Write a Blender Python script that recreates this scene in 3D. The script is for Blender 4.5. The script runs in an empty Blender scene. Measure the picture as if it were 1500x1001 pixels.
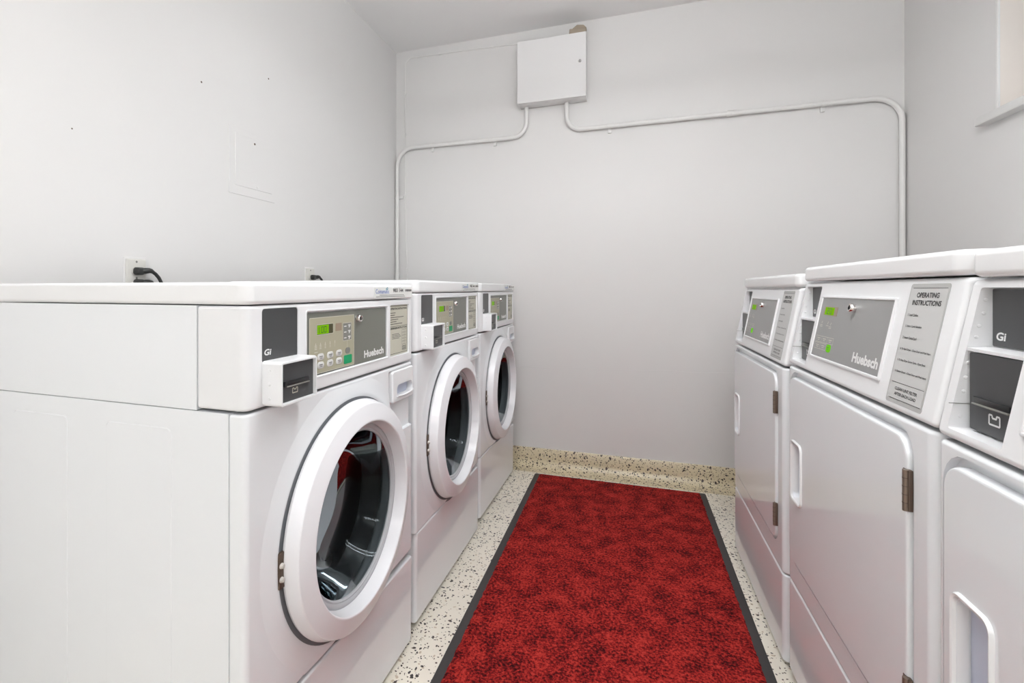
import bpy, bmesh, math, random
from math import sin, cos, pi, radians, sqrt
from mathutils import Matrix, Vector

random.seed(7)
C = bpy.context.scene.collection
SC = bpy.context.scene
PHASE = 0

# ------------------------------------------------------------------ materials
def new_mat(name):
    m = bpy.data.materials.new(name)
    m.use_nodes = True
    nt = m.node_tree
    for n in list(nt.nodes):
        nt.nodes.remove(n)
    out = nt.nodes.new('ShaderNodeOutputMaterial')
    return m, nt, out

def nd(nt, kind, **kw):
    n = nt.nodes.new(kind)
    for k, v in kw.items():
        setattr(n, k, v)
    return n

def principled(name, col, rough=0.5, metal=0.0, bump=None, spec=0.5, coat=0.0, vary=None, ior=1.5):
    """vary = (scale, amount): a faint mottling of the colour; bump = (scale, strength)"""
    m, nt, out = new_mat(name)
    p = nd(nt, 'ShaderNodeBsdfPrincipled')
    p.inputs['Base Color'].default_value = (*col, 1)
    p.inputs['Roughness'].default_value = rough
    p.inputs['Metallic'].default_value = metal
    p.inputs['IOR'].default_value = ior
    p.inputs['Specular IOR Level'].default_value = spec
    p.inputs['Coat Weight'].default_value = coat
    tc = nd(nt, 'ShaderNodeTexCoord')
    if vary:
        nz = nd(nt, 'ShaderNodeTexNoise')
        nz.inputs['Scale'].default_value = vary[0]
        nz.inputs['Detail'].default_value = 4
        nt.links.new(tc.outputs['Object'], nz.inputs['Vector'])
        cr = nd(nt, 'ShaderNodeValToRGB')
        a = vary[1]
        cr.color_ramp.elements[0].position = 0.3
        cr.color_ramp.elements[1].position = 0.7
        cr.color_ramp.elements[0].color = (*[c * (1 - a) for c in col], 1)
        cr.color_ramp.elements[1].color = (*[min(1, c * (1 + a)) for c in col], 1)
        nt.links.new(nz.outputs['Fac'], cr.inputs['Fac'])
        nt.links.new(cr.outputs['Color'], p.inputs['Base Color'])
    if bump:
        nb = nd(nt, 'ShaderNodeTexNoise')
        nb.inputs['Scale'].default_value = bump[0]
        nb.inputs['Detail'].default_value = 3
        nt.links.new(tc.outputs['Object'], nb.inputs['Vector'])
        b = nd(nt, 'ShaderNodeBump')
        b.inputs['Strength'].default_value = bump[1]
        b.inputs['Distance'].default_value = 0.002
        nt.links.new(nb.outputs['Fac'], b.inputs['Height'])
        nt.links.new(b.outputs['Normal'], p.inputs['Normal'])
    nt.links.new(p.outputs[0], out.inputs[0])
    return m

def emitter(name, col, strength):
    m, nt, out = new_mat(name)
    e = nd(nt, 'ShaderNodeEmission')
    e.inputs[0].default_value = (*col, 1)
    e.inputs[1].default_value = strength
    nt.links.new(e.outputs[0], out.inputs[0])
    return m

def glass_mat(name, tint, ior=1.5, rough=0.0):
    m, nt, out = new_mat(name)
    t = nd(nt, 'ShaderNodeBsdfTransparent'); t.inputs[0].default_value = (*tint, 1)
    g = nd(nt, 'ShaderNodeBsdfGlossy'); g.inputs['Roughness'].default_value = rough
    g.inputs[0].default_value = (0.25, 0.275, 0.29, 1)
    f = nd(nt, 'ShaderNodeFresnel'); f.inputs[0].default_value = ior
    mx = nd(nt, 'ShaderNodeMixShader')
    nt.links.new(f.outputs[0], mx.inputs[0])
    nt.links.new(t.outputs[0], mx.inputs[1]); nt.links.new(g.outputs[0], mx.inputs[2])
    nt.links.new(mx.outputs[0], out.inputs[0])
    return m

def terrazzo(name, base, dense=1.0):
    m, nt, out = new_mat(name)
    p = nd(nt, 'ShaderNodeBsdfPrincipled')
    tc = nd(nt, 'ShaderNodeTexCoord')
    nz = nd(nt, 'ShaderNodeTexNoise'); nz.inputs['Scale'].default_value = 25; nz.inputs['Detail'].default_value = 3
    nt.links.new(tc.outputs['Object'], nz.inputs['Vector'])
    # warp the coordinates a little so that the chips are irregular
    vm = nd(nt, 'ShaderNodeVectorMath', operation='MULTIPLY_ADD')
    vm.inputs[1].default_value = (0.03, 0.03, 0.03)
    nt.links.new(nz.outputs['Color'], vm.inputs[0]); nt.links.new(tc.outputs['Object'], vm.inputs[2])
    col = None
    big = nd(nt, 'ShaderNodeTexNoise'); big.inputs['Scale'].default_value = 3.0; big.inputs['Detail'].default_value = 5
    nt.links.new(tc.outputs['Object'], big.inputs['Vector'])
    cr = nd(nt, 'ShaderNodeValToRGB')
    cr.color_ramp.elements[0].position = 0.3; cr.color_ramp.elements[1].position = 0.7
    cr.color_ramp.elements[0].color = (*[c * 0.86 for c in base], 1)
    cr.color_ramp.elements[1].color = (*base, 1)
    nt.links.new(big.outputs['Fac'], cr.inputs['Fac'])
    col = cr.outputs['Color']
    for scale, thr, frac, c in ((70, 0.30, 0.20, (0.60, 0.50, 0.38)), (85, 0.34, 0.26, (0.035, 0.026, 0.022)),
                                (150, 0.36, 0.20, (0.10, 0.065, 0.045)), (52, 0.30, 0.10, (0.055, 0.035, 0.03))):
        v = nd(nt, 'ShaderNodeTexVoronoi'); v.inputs['Scale'].default_value = scale
        nt.links.new(vm.outputs[0], v.inputs['Vector'])
        a = nd(nt, 'ShaderNodeMath', operation='LESS_THAN'); a.inputs[1].default_value = thr
        nt.links.new(v.outputs['Distance'], a.inputs[0])
        sx = nd(nt, 'ShaderNodeSeparateColor'); nt.links.new(v.outputs['Color'], sx.inputs[0])
        b = nd(nt, 'ShaderNodeMath', operation='LESS_THAN'); b.inputs[1].default_value = frac * dense
        nt.links.new(sx.outputs[0], b.inputs[0])
        mu = nd(nt, 'ShaderNodeMath', operation='MULTIPLY')
        nt.links.new(a.outputs[0], mu.inputs[0]); nt.links.new(b.outputs[0], mu.inputs[1])
        mx = nd(nt, 'ShaderNodeMix', data_type='RGBA')
        nt.links.new(mu.outputs[0], mx.inputs[0]); nt.links.new(col, mx.inputs[6])
        mx.inputs[7].default_value = (*c, 1)
        col = mx.outputs[2]
    nt.links.new(col, p.inputs['Base Color'])
    p.inputs['Roughness'].default_value = 0.28
    nt.links.new(p.outputs[0], out.inputs[0])
    return m

def carpet_mat():
    m, nt, out = new_mat('red_carpet')
    p = nd(nt, 'ShaderNodeBsdfPrincipled')
    tc = nd(nt, 'ShaderNodeTexCoord')
    n1 = nd(nt, 'ShaderNodeTexNoise'); n1.inputs['Scale'].default_value = 15; n1.inputs['Detail'].default_value = 3
    n2 = nd(nt, 'ShaderNodeTexNoise'); n2.inputs['Scale'].default_value = 125; n2.inputs['Detail'].default_value = 3
    n2.inputs['Roughness'].default_value = 0.7
    for n in (n1, n2):
        nt.links.new(tc.outputs['Object'], n.inputs['Vector'])
    # blotches pull the fine speckle towards dark
    ad = nd(nt, 'ShaderNodeMath', operation='MULTIPLY_ADD'); ad.inputs[1].default_value = 0.40
    sub = nd(nt, 'ShaderNodeMath', operation='SUBTRACT'); sub.inputs[1].default_value = 0.20
    nt.links.new(n1.outputs['Fac'], ad.inputs[0]); nt.links.new(n2.outputs['Fac'], sub.inputs[0])
    nt.links.new(sub.outputs[0], ad.inputs[2])
    cr = nd(nt, 'ShaderNodeValToRGB')
    e = cr.color_ramp.elements
    e[0].position = 0.34; e[0].color = (0.030, 0.004, 0.005, 1)
    e[1].position = 0.66; e[1].color = (0.50, 0.042, 0.030, 1)
    q = e.new(0.42); q.color = (0.105, 0.007, 0.008, 1)
    q = e.new(0.52); q.color = (0.295, 0.017, 0.015, 1)
    nt.links.new(ad.outputs[0], cr.inputs['Fac'])
    nt.links.new(cr.outputs['Color'], p.inputs['Base Color'])
    p.inputs['Roughness'].default_value = 0.95
    p.inputs['Specular IOR Level'].default_value = 0.1
    b = nd(nt, 'ShaderNodeBump'); b.inputs['Strength'].default_value = 0.8; b.inputs['Distance'].default_value = 0.004
    nt.links.new(n2.outputs['Fac'], b.inputs['Height'])
    nt.links.new(b.outputs['Normal'], p.inputs['Normal'])
    nt.links.new(p.outputs[0], out.inputs[0])
    return m

M = {}
M['enamel'] = principled('white_enamel', (0.865, 0.885, 0.905), 0.07)
M['plastic'] = principled('white_plastic', (0.86, 0.865, 0.875), 0.30)
M['lid'] = principled('lid_enamel', (0.89, 0.895, 0.90), 0.22)
M['door_white'] = principled('door_ring_plastic', (0.86, 0.86, 0.885), 0.24)
M['wall'] = principled('wall_paint', (0.745, 0.733, 0.722), 0.55, bump=(18, 0.06))
M['ceil'] = principled('ceiling_paint', (0.86, 0.85, 0.845), 0.7)
M['reveal'] = principled('reveal_warm', (0.80, 0.735, 0.68), 0.6)  # warmer in tone than the wall
M['trimwhite'] = principled('sill_paint', (0.80, 0.79, 0.775), 0.5, bump=(90, 0.15))
M['paintedsteel'] = principled('painted_steel', (0.80, 0.79, 0.785), 0.45)
M['pipe'] = principled('painted_conduit', (0.79, 0.78, 0.765), 0.4)
M['floor'] = terrazzo('terrazzo', (0.92, 0.86, 0.745), 1.1)
M['cove'] = terrazzo('terrazzo_cove', (0.74, 0.64, 0.44), 1.7)
M['carpet'] = carpet_mat()
M['rubber'] = principled('mat_rubber', (0.045, 0.042, 0.042), 0.6, bump=(120, 0.2))
M['badge'] = principled('dark_badge', (0.055, 0.056, 0.058), 0.35)
M['grey'] = principled('panel_grey', (0.185, 0.19, 0.165), 0.35)
M['greyd'] = principled('dryer_panel_grey', (0.30, 0.30, 0.295), 0.35)
M['beige'] = principled('keypad_beige', (0.42, 0.40, 0.29), 0.45)
M['labelw'] = principled('label_cream', (0.60, 0.585, 0.485), 0.5)
M['labeld'] = principled('label_grey', (0.57, 0.57, 0.56), 0.45)
M['labeledge'] = principled('label_edge_grey', (0.47, 0.47, 0.46), 0.45)
M['ink'] = principled('black_ink', (0.035, 0.035, 0.035), 0.6)
M['inkgrey'] = principled('grey_ink', (0.16, 0.16, 0.16), 0.6)
M['white'] = principled('white_print', (0.85, 0.85, 0.84), 0.5)
M['palelight'] = principled('pale_print', (0.62, 0.61, 0.53), 0.5)
M['blue'] = principled('blue_print', (0.10, 0.17, 0.50), 0.5)
M['teal'] = principled('teal_print', (0.06, 0.33, 0.42), 0.5)
M['greenp'] = principled('green_key', (0.0, 0.34, 0.13), 0.4)
M['brown'] = principled('brown_window', (0.33, 0.25, 0.18), 0.4)
M['keyg'] = principled('key_grey', (0.23, 0.23, 0.21), 0.4)
M['keyw'] = principled('key_white', (0.70, 0.70, 0.68), 0.4)
M['sticker'] = principled('sticker_paper', (0.83, 0.845, 0.82), 0.4)
M['lcd'] = emitter('display_glow', (0.27, 0.62, 0.012), 0.72)
M['lcdedge'] = principled('display_window', (0.075, 0.07, 0.03), 0.2)
M['lcdink'] = principled('display_digit', (0.02, 0.10, 0.005), 0.4)
M['glowkey'] = emitter('lit_green_key', (0.22, 0.72, 0.03), 0.72)
M['chrome'] = principled('chrome', (0.75, 0.73, 0.72), 0.12, metal=1.0)
M['dark'] = principled('dark_gap', (0.012, 0.012, 0.012), 0.6)
M['gasket'] = principled('gap_shade_and_slot_grey', (0.16, 0.17, 0.185), 0.5)  # painted gap shade round the washer doors; also the latch slot
M['blackrub'] = principled('black_rubber', (0.012, 0.012, 0.013), 0.3)
M['drum'] = principled('drum_steel', (0.13, 0.135, 0.14), 0.35, metal=1.0)
M['rim'] = principled('glass_rim', (0.50, 0.51, 0.53), 0.15)
M['glass'] = glass_mat('door_glass', (0.36, 0.39, 0.40), 1.36)
M['pane'] = glass_mat('window_glass', (0.92, 0.95, 0.95), 1.5)
M['hinge'] = principled('hinge_bronze', (0.12, 0.085, 0.065), 0.4, metal=0.6)
M['bronze'] = principled('hinge_barrel_bronze', (0.23, 0.175, 0.14), 0.35, metal=0.7)
M['pin'] = principled('hinge_pin', (0.55, 0.52, 0.48), 0.4)
M['cord'] = principled('cord_black', (0.022, 0.023, 0.022), 0.45)
M['outlet'] = principled('outlet_ivory', (0.70, 0.685, 0.64), 0.4)
M['cardboard'] = principled('cardboard', (0.36, 0.30, 0.235), 0.9)
M['foot'] = principled('foot_rubber', (0.05, 0.045, 0.035), 0.8)
M['grille'] = principled('added_lamp_housing', (0.8, 0.8, 0.8), 0.4)
M['lamp'] = emitter('added_lamp_glow', (0.972, 0.985, 0.998), 1.0)  # glow of the added, unseen tube lamps
M['pocket'] = principled('handle_pocket', (0.55, 0.58, 0.70), 0.35)

# ------------------------------------------------------------------ mesh builder
I4 = Matrix.Identity(4)

class MB:
    def __init__(self):
        self.bm = bmesh.new()
    def _bev(self, faces_verts, r, seg=2):
        vs = set(faces_verts)
        es = [e for e in self.bm.edges if e.verts[0] in vs and e.verts[1] in vs]
        if r > 0:
            bmesh.ops.bevel(self.bm, geom=es, offset=r, segments=seg, profile=0.5, affect='EDGES', clamp_overlap=True)
    def box(self, a, b, bevel=0.0, mat=I4, seg=2, vert_r=None, vert_axis=2):
        """vert_r rounds only the edges along vert_axis first (bigger radius)"""
        c = [(a[i] + b[i]) / 2 for i in range(3)]; s = [abs(b[i] - a[i]) for i in range(3)]
        tmp = bmesh.new()
        bmesh.ops.create_cube(tmp, size=1.0, matrix=Matrix.Translation(c) @ Matrix.Diagonal((*s, 1)))
        if vert_r:
            sel = [e for e in tmp.edges if abs((e.verts[0].co - e.verts[1].co)[vert_axis]) > 1e-6 and vert_r[1](e.verts[0].co)]
            bmesh.ops.bevel(tmp, geom=sel, offset=vert_r[0], segments=5, profile=0.5, affect='EDGES', clamp_overlap=True)
        if bevel > 0:
            es = [e for e in tmp.edges if len(e.link_faces) == 2 and e.calc_face_angle(0) > 0.6]
            bmesh.ops.bevel(tmp, geom=es, offset=bevel, segments=seg, profile=0.5, affect='EDGES', clamp_overlap=True)
        self._merge(tmp, mat)
        return self
    def _merge(self, tmp, mat):
        tmp.transform(mat)
        me = bpy.data.meshes.new('tmp'); tmp.to_mesh(me); tmp.free()
        self.bm.from_mesh(me); bpy.data.meshes.remove(me)
    def prism(self, prof, y0, y1, bevel=0.0, mat=I4, seg=3):
        """profile in (x,z), extruded along y"""
        tmp = bmesh.new()
        v0 = [tmp.verts.new((x, y0, z)) for x, z in prof]; v1 = [tmp.verts.new((x, y1, z)) for x, z in prof]
        n = len(prof)
        tmp.faces.new(v0); tmp.faces.new(v1[::-1])
        for i in range(n):
            tmp.faces.new((v0[i], v1[i], v1[(i + 1) % n], v0[(i + 1) % n]))
        bmesh.ops.recalc_face_normals(tmp, faces=tmp.faces)
        if bevel > 0:
            es = [e for e in tmp.edges if e.calc_face_angle(0) > 0.3]
            bmesh.ops.bevel(tmp, geom=es, offset=bevel, segments=seg, profile=0.5, affect='EDGES', clamp_overlap=True)
        self._merge(tmp, mat)
        return self
    def loft(self, loops, mat=I4, cap0=True, cap1=True, closed=True):
        vv = [[self.bm.verts.new(mat @ Vector(p)) for p in L] for L in loops]
        n = len(loops[0])
        for a, b in zip(vv, vv[1:]):
            for i in range(n if closed else n - 1):
                j = (i + 1) % n
                try: self.bm.faces.new((a[i], a[j], b[j], b[i]))
                except ValueError: pass
        if cap0: self.bm.faces.new(vv[0][::-1])
        if cap1: self.bm.faces.new(vv[-1])
        return self
    def rr(self, u0, u1, v0, v1, r, prof, mat=I4, seg=5, cap0=True, cap1=True):
        """rounded rectangle lofted through (inset, n) steps"""
        loops = []
        for ins, n in prof:
            a0, a1, b0, b1 = u0 + ins, u1 - ins, v0 + ins, v1 - ins
            rr_ = max(r - ins, 0.0004)
            rr_ = min(rr_, (a1 - a0) / 2 - 1e-5, (b1 - b0) / 2 - 1e-5)
            L = []
            for cx, cy, t0 in ((a1 - rr_, b0 + rr_, -pi / 2), (a1 - rr_, b1 - rr_, 0), (a0 + rr_, b1 - rr_, pi / 2), (a0 + rr_, b0 + rr_, pi)):
                for k in range(seg + 1):
                    t = t0 + pi / 2 * k / seg
                    L.append((cx + rr_ * cos(t), cy + rr_ * sin(t), n))
            loops.append(L)
        return self.loft(loops, mat, cap0, cap1)
    def plate(self, u0, u1, v0, v1, n0, n1, r=0.0006, ch=0.0006, mat=I4):
        return self.rr(u0, u1, v0, v1, r, [(0, n0), (0, n1 - ch), (ch, n1)], mat, seg=3 if r < 0.003 else 5)
    def lathe(self, prof, mat=I4, seg=64, cap0=False, cap1=False):
        """profile of (radius, n) about the n axis of mat (u, v, n frame)"""
        loops = []
        for R, n in prof:
            loops.append([(R * cos(2 * pi * k / seg), R * sin(2 * pi * k / seg), n) for k in range(seg)])
        return self.loft(loops, mat, cap0, cap1)
    def tube(self, pts, r, seg=12, cap=True):
        pts = [Vector(p) for p in pts]
        loops = []; prev = None
        for i, p in enumerate(pts):
            t = (pts[min(i + 1, len(pts) - 1)] - pts[max(i - 1, 0)]).normalized()
            if prev is None:
                up = Vector((0, 0, 1)) if abs(t.z) < 0.9 else Vector((1, 0, 0))
                a = t.cross(up).normalized()
            else:
                a = (prev - t * prev.dot(t)).normalized()
            b = t.cross(a); prev = a
            rr_ = r[i] if isinstance(r, (list, tuple)) else r
            loops.append([p + (a * cos(2 * pi * k / seg) + b * sin(2 * pi * k / seg)) * rr_ for k in range(seg)])
        return self.loft(loops, I4, cap, cap)
    def text(self, body, u0, u1, v0, v1, n, mat=I4, bold=0.0, shear=0.0, thick=0.0003):
        vs, fs = text_geo(body, bold, shear)
        x0 = min(v[0] for v in vs); x1 = max(v[0] for v in vs); y0 = min(v[1] for v in vs); y1 = max(v[1] for v in vs)
        q = [self.bm.verts.new(mat @ Vector((u0 + (v[0] - x0) / (x1 - x0) * (u1 - u0), v0 + (v[1] - y0) / max(y1 - y0, 1e-6) * (v1 - v0), n + thick))) for v in vs]
        for f in fs:
            try: self.bm.faces.new([q[i] for i in f])
            except ValueError: pass
        return self
    def line(self, u0, v0, u1, v1, w, n, mat=I4, thick=0.0003):
        d = Vector((u1 - u0, v1 - v0)); p = Vector((-d.y, d.x)).normalized() * w / 2
        q = [(u0 + p.x, v0 + p.y), (u0 - p.x, v0 - p.y), (u1 - p.x, v1 - p.y), (u1 + p.x, v1 + p.y)]
        self.bm.faces.new([self.bm.verts.new(mat @ Vector((a, b, n + thick))) for a, b in q])
        return self
    def outline(self, u0, u1, v0, v1, w, n, mat=I4):
        self.line(u0, v0, u1, v0, w, n, mat); self.line(u0, v1, u1, v1, w, n, mat)
        self.line(u0, v0, u0, v1, w, n, mat); self.line(u1, v0, u1, v1, w, n, mat)
        return self
    def mesh(self, name, recalc=True, off=None, smooth=True, angle=38):
        bm = self.bm
        if recalc: bmesh.ops.recalc_face_normals(bm, faces=bm.faces)
        if off is not None: bm.transform(Matrix.Translation(off))
        me = bpy.data.meshes.new(name); bm.to_mesh(me); bm.free()
        if smooth:
            me.polygons.foreach_set('use_smooth', [True] * len(me.polygons))
            me.set_sharp_from_angle(angle=radians(angle))
        return me
    def build(self, name, mat, parent=None, off=None, **kw):
        me = self.mesh(name, off=off, **kw)
        me.materials.append(mat)
        o = bpy.data.objects.new(name, me); C.objects.link(o)
        if parent is not None: o.parent = parent
        return o

TG = {}
def text_geo(body, bold, shear):
    key = (body, bold, shear)
    if key not in TG:
        cu = bpy.data.curves.new('txt', 'FONT'); cu.body = body; cu.size = 1.0; cu.offset = bold; cu.shear = shear
        cu.resolution_u = 3; cu.fill_mode = 'FRONT'
        o = bpy.data.objects.new('txt', cu); C.objects.link(o)
        dg = bpy.context.evaluated_depsgraph_get()
        e = o.evaluated_get(dg); me = e.to_mesh()
        TG[key] = ([tuple(v.co) for v in me.vertices], [tuple(p.vertices) for p in me.polygons])
        e.to_mesh_clear(); bpy.data.objects.remove(o); bpy.data.curves.remove(cu)
    return TG[key]

def cut(o, *builders, angle=35):
    """subtract the given builders' solids from object o and bake the result"""
    ts = []
    for b in builders:
        me = b.mesh('cutter', smooth=False)
        t = bpy.data.objects.new('cutter', me); C.objects.link(t)
        if o.parent is not None: t.parent = o.parent
        md = o.modifiers.new('cut', 'BOOLEAN'); md.operation = 'DIFFERENCE'; md.solver = 'EXACT'; md.object = t
        ts.append(t)
    dg = bpy.context.evaluated_depsgraph_get()
    me = bpy.data.meshes.new_from_object(o.evaluated_get(dg))
    o.modifiers.clear(); old = o.data; o.data = me; nm = old.name; bpy.data.meshes.remove(old); me.name = nm
    for t in ts:
        m_ = t.data; bpy.data.objects.remove(t); bpy.data.meshes.remove(m_)
    me.polygons.foreach_set('use_smooth', [True] * len(me.polygons))
    me.set_sharp_from_angle(angle=radians(angle))
    return o

def tag(o, label, cat, group=None):
    o['label'] = label; o['category'] = cat
    if group: o['group'] = group
    return o

def thing(name, label, cat, loc=(0, 0, 0), rz=0.0, group=None):
    o = bpy.data.objects.new(name, None); C.objects.link(o)
    o.empty_display_size = 0.1; o.location = loc; o.rotation_euler = (0, 0, rz)
    return tag(o, label, cat, group)

def kids(o):
    return [x for x in bpy.data.objects if x.parent == o]

def copy_tree(o, parent=None):
    c = o.copy(); C.objects.link(c)
    if parent is not None: c.parent = parent
    for ch in kids(o):
        copy_tree(ch, c)
    return c

def struct(name, mb, mat, parent=None, **kw):
    o = mb.build(name, mat, parent, **kw)
    if parent is None: o['kind'] = 'structure'
    return o

# ------------------------------------------------------------------ layout (metres; camera stands at x=0, y=0)
EYE = 1.0352
XL, XR, D, HC, YF = -1.397, 1.2258, 2.9351, 2.5477, -1.9
WT = 0.22                     # wall thickness
WIN_Y0, WIN_Y1, WIN_Z0, WIN_Z1 = 1.15, 2.3064, 1.645, 2.36

# ------------------------------------------------------------------ room shell
struct('floor', MB().box((XL - WT, YF - WT, -0.12), (XR + WT, D + WT, 0)), M['floor'])
struct('ceiling', MB().box((XL - WT, YF - WT, HC), (XR + WT, D + WT, HC + 0.12)), M['ceil'])
wl = struct('wall_left', MB().box((XL - WT, YF, 0), (XL, D, HC)), M['wall'])
wb = struct('wall_back', MB().box((XL - WT, D, 0), (XR + WT, D + WT, HC)), M['wall'])
struct('wall_front', MB().box((XL - WT, YF - WT, 0), (XR + WT, YF, HC)), M['wall'])
wr = struct('wall_right', MB().box((XR, YF, 0), (XR + WT, D, HC)), M['wall'])
cut(wr, MB().box((XR - 0.1, WIN_Y0, WIN_Z0), (XR + WT + 0.1, WIN_Y1, WIN_Z1)))
for y_, z_, r_ in ((1.368, 1.755, 0.0035), (1.715, 1.903, 0.0035), (0.935, 1.463, 0.0022)):
    MB().lathe([(0.0001, 0.0006), (r_, 0.0002), (r_, -0.001)], Matrix.Translation((XL, y_, z_)) @ Matrix(((0, 0, 1, 0), (1, 0, 0, 0), (0, 1, 0, 0), (0, 0, 0, 1))), seg=10).build('nail_hole', M['hinge'], wl)
MB().tube([(-0.62 + 1.7 * k / 40, D - 0.0002, 0.578 + 0.033 * k / 40 + 0.004 * sin(k * 0.9) * sin(k * 0.23)) for k in range(41)], 0.0013, seg=6).build('plaster_ridge', M['wall'], wb)
# plastered reveal of the window, a frame, its pane and the sill
rv = MB()
for a, b in (((XR + 0.001, WIN_Y1 - 0.006, WIN_Z0), (XR + WT, WIN_Y1 + 0.002, WIN_Z1)), ((XR + 0.001, WIN_Y0 - 0.002, WIN_Z0), (XR + WT, WIN_Y0 + 0.006, WIN_Z1)),
             ((XR + 0.001, WIN_Y0, WIN_Z1 - 0.006), (XR + WT, WIN_Y1, WIN_Z1 + 0.002))):
    rv.box(a, b)
struct('trim_1', rv, M['reveal'])
bead = MB()
bead.box((XR - 0.003, WIN_Y1 - 0.0075, WIN_Z0 + 0.0095), (XR + 0.004, WIN_Y1 + 0.006, WIN_Z1), 0.001)
struct('trim_2', bead, M['trimwhite'])
wf = MB()
x0, x1 = XR + 0.15, XR + 0.20
for a, b in (((x0, WIN_Y0 + 0.006, WIN_Z0), (x1, WIN_Y0 + 0.056, WIN_Z1 - 0.006)), ((x0, WIN_Y1 - 0.056, WIN_Z0), (x1, WIN_Y1 - 0.006, WIN_Z1 - 0.006)),
             ((x0, WIN_Y0 + 0.03, WIN_Z0), (x1, WIN_Y1 - 0.03, WIN_Z0 + 0.05)), ((x0, WIN_Y0 + 0.03, WIN_Z1 - 0.056), (x1, WIN_Y1 - 0.03, WIN_Z1 - 0.006)),
             ((x0, 1.70, WIN_Z0 + 0.03), (x1, 1.75, WIN_Z1 - 0.03))):
    wf.box(a, b, 0.003)
win = struct('window_1', wf, M['trimwhite'])
MB().box((x0 + 0.02, WIN_Y0 + 0.05, WIN_Z0 + 0.04), (x0 + 0.024, WIN_Y1 - 0.05, WIN_Z1 - 0.05)).build('window_pane', M['pane'], win)
MB().box((XR - 0.036, WIN_Y0 - 0.057, 1.6246), (XR + 0.15, WIN_Y1 + 0.057, 1.6545), 0.004).build('window_sill', M['trimwhite'], win)
# the sill's ears outside the opening stop at the wall face
cv = MB()
prof = [(0.0, 0.0), (0.0, 0.112), (-0.010, 0.112), (-0.013, 0.108), (-0.013, 0.055)]
for k in range(1, 9):
    t = pi / 2 * k / 8
    prof.append((-0.013 - 0.048 * (1 - cos(t)), 0.0555 - 0.052 * sin(t)))
prof.append((-0.075, 0.0012)); prof.append((-0.09, 0.0))
cv.prism(prof, XL, XR, mat=Matrix.Translation((0, D, 0)) @ Matrix(((0, 1, 0, 0), (1, 0, 0, 0), (0, 0, 1, 0), (0, 0, 0, 1))))
struct('baseboard_back', cv, M['cove'])

# ------------------------------------------------------------------ frames of reference on the machines
OFF_W = Vector((0.35, -0.3415, 0))      # mesh origin at the middle of the base
FRONT = Matrix(((0, 0, 1, 0), (1, 0, 0, 0), (0, 1, 0, 0), (0, 0, 0, 1)))   # (u along row, v up, n out of the front)
W = 0.683

def off(o): return FRONT @ Matrix.Translation((0, 0, o))

def add_key_lock(parent, u, v, n, fr):
    k = MB().lathe([(0.0001, 0), (0.0085, 0), (0.0085, 0.009), (0.0075, 0.0105), (0.0058, 0.0105), (0.0055, 0.0085), (0.0001, 0.0085)], fr @ Matrix.Translation((u, v, n)), seg=20)
    ko = k.build('key_lock', M['chrome'], parent, off=OFF_W)
    s = MB().box((-0.001, -0.004, 0.0085), (0.001, 0.004, 0.0105), mat=fr @ Matrix.Translation((u, v, n)))
    s.build('key_slot', M['dark'], parent, off=OFF_W)
    return ko

def reader_emblem(mb, u0, u1, v0, v1, n, fr):
    w = (u1 - u0) * 0.12
    mb.line(u0, v0, u1, v0, w, n, fr); mb.line(u0, v0, u0, v1, w, n, fr); mb.line(u1, v0, u1, v1, w, n, fr)
    h = v1 - v0
    mb.line(u0, v1, u0 + (u1 - u0) * 0.3, v1, w, n, fr); mb.line(u1 - (u1 - u0) * 0.3, v1, u1, v1, w, n, fr)
    mb.line(u0 + (u1 - u0) * 0.3, v1 - h * 0.3, u1 - (u1 - u0) * 0.3, v1 - h * 0.3, w, n, fr)
    mb.line(u0 + (u1 - u0) * 0.3, v1, u0 + (u1 - u0) * 0.3, v1 - h * 0.3, w, n, fr)
    mb.line(u1 - (u1 - u0) * 0.3, v1, u1 - (u1 - u0) * 0.3, v1 - h * 0.3, w, n, fr)

def seg_digit(mb, ch, u, v, w, h, t, n, fr):
    S = {'0': 'abcdef', '1': 'bc', '2': 'abged'}[ch]
    P = {'a': (u, v + h, u + w, v + h), 'g': (u, v + h / 2, u + w, v + h / 2), 'd': (u, v, u + w, v),
         'b': (u + w, v + h / 2, u + w, v + h), 'c': (u + w, v, u + w, v + h / 2), 'f': (u, v + h / 2, u, v + h), 'e': (u, v, u, v + h / 2)}
    for s in S:
        mb.line(*P[s], t, n, fr)

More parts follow.
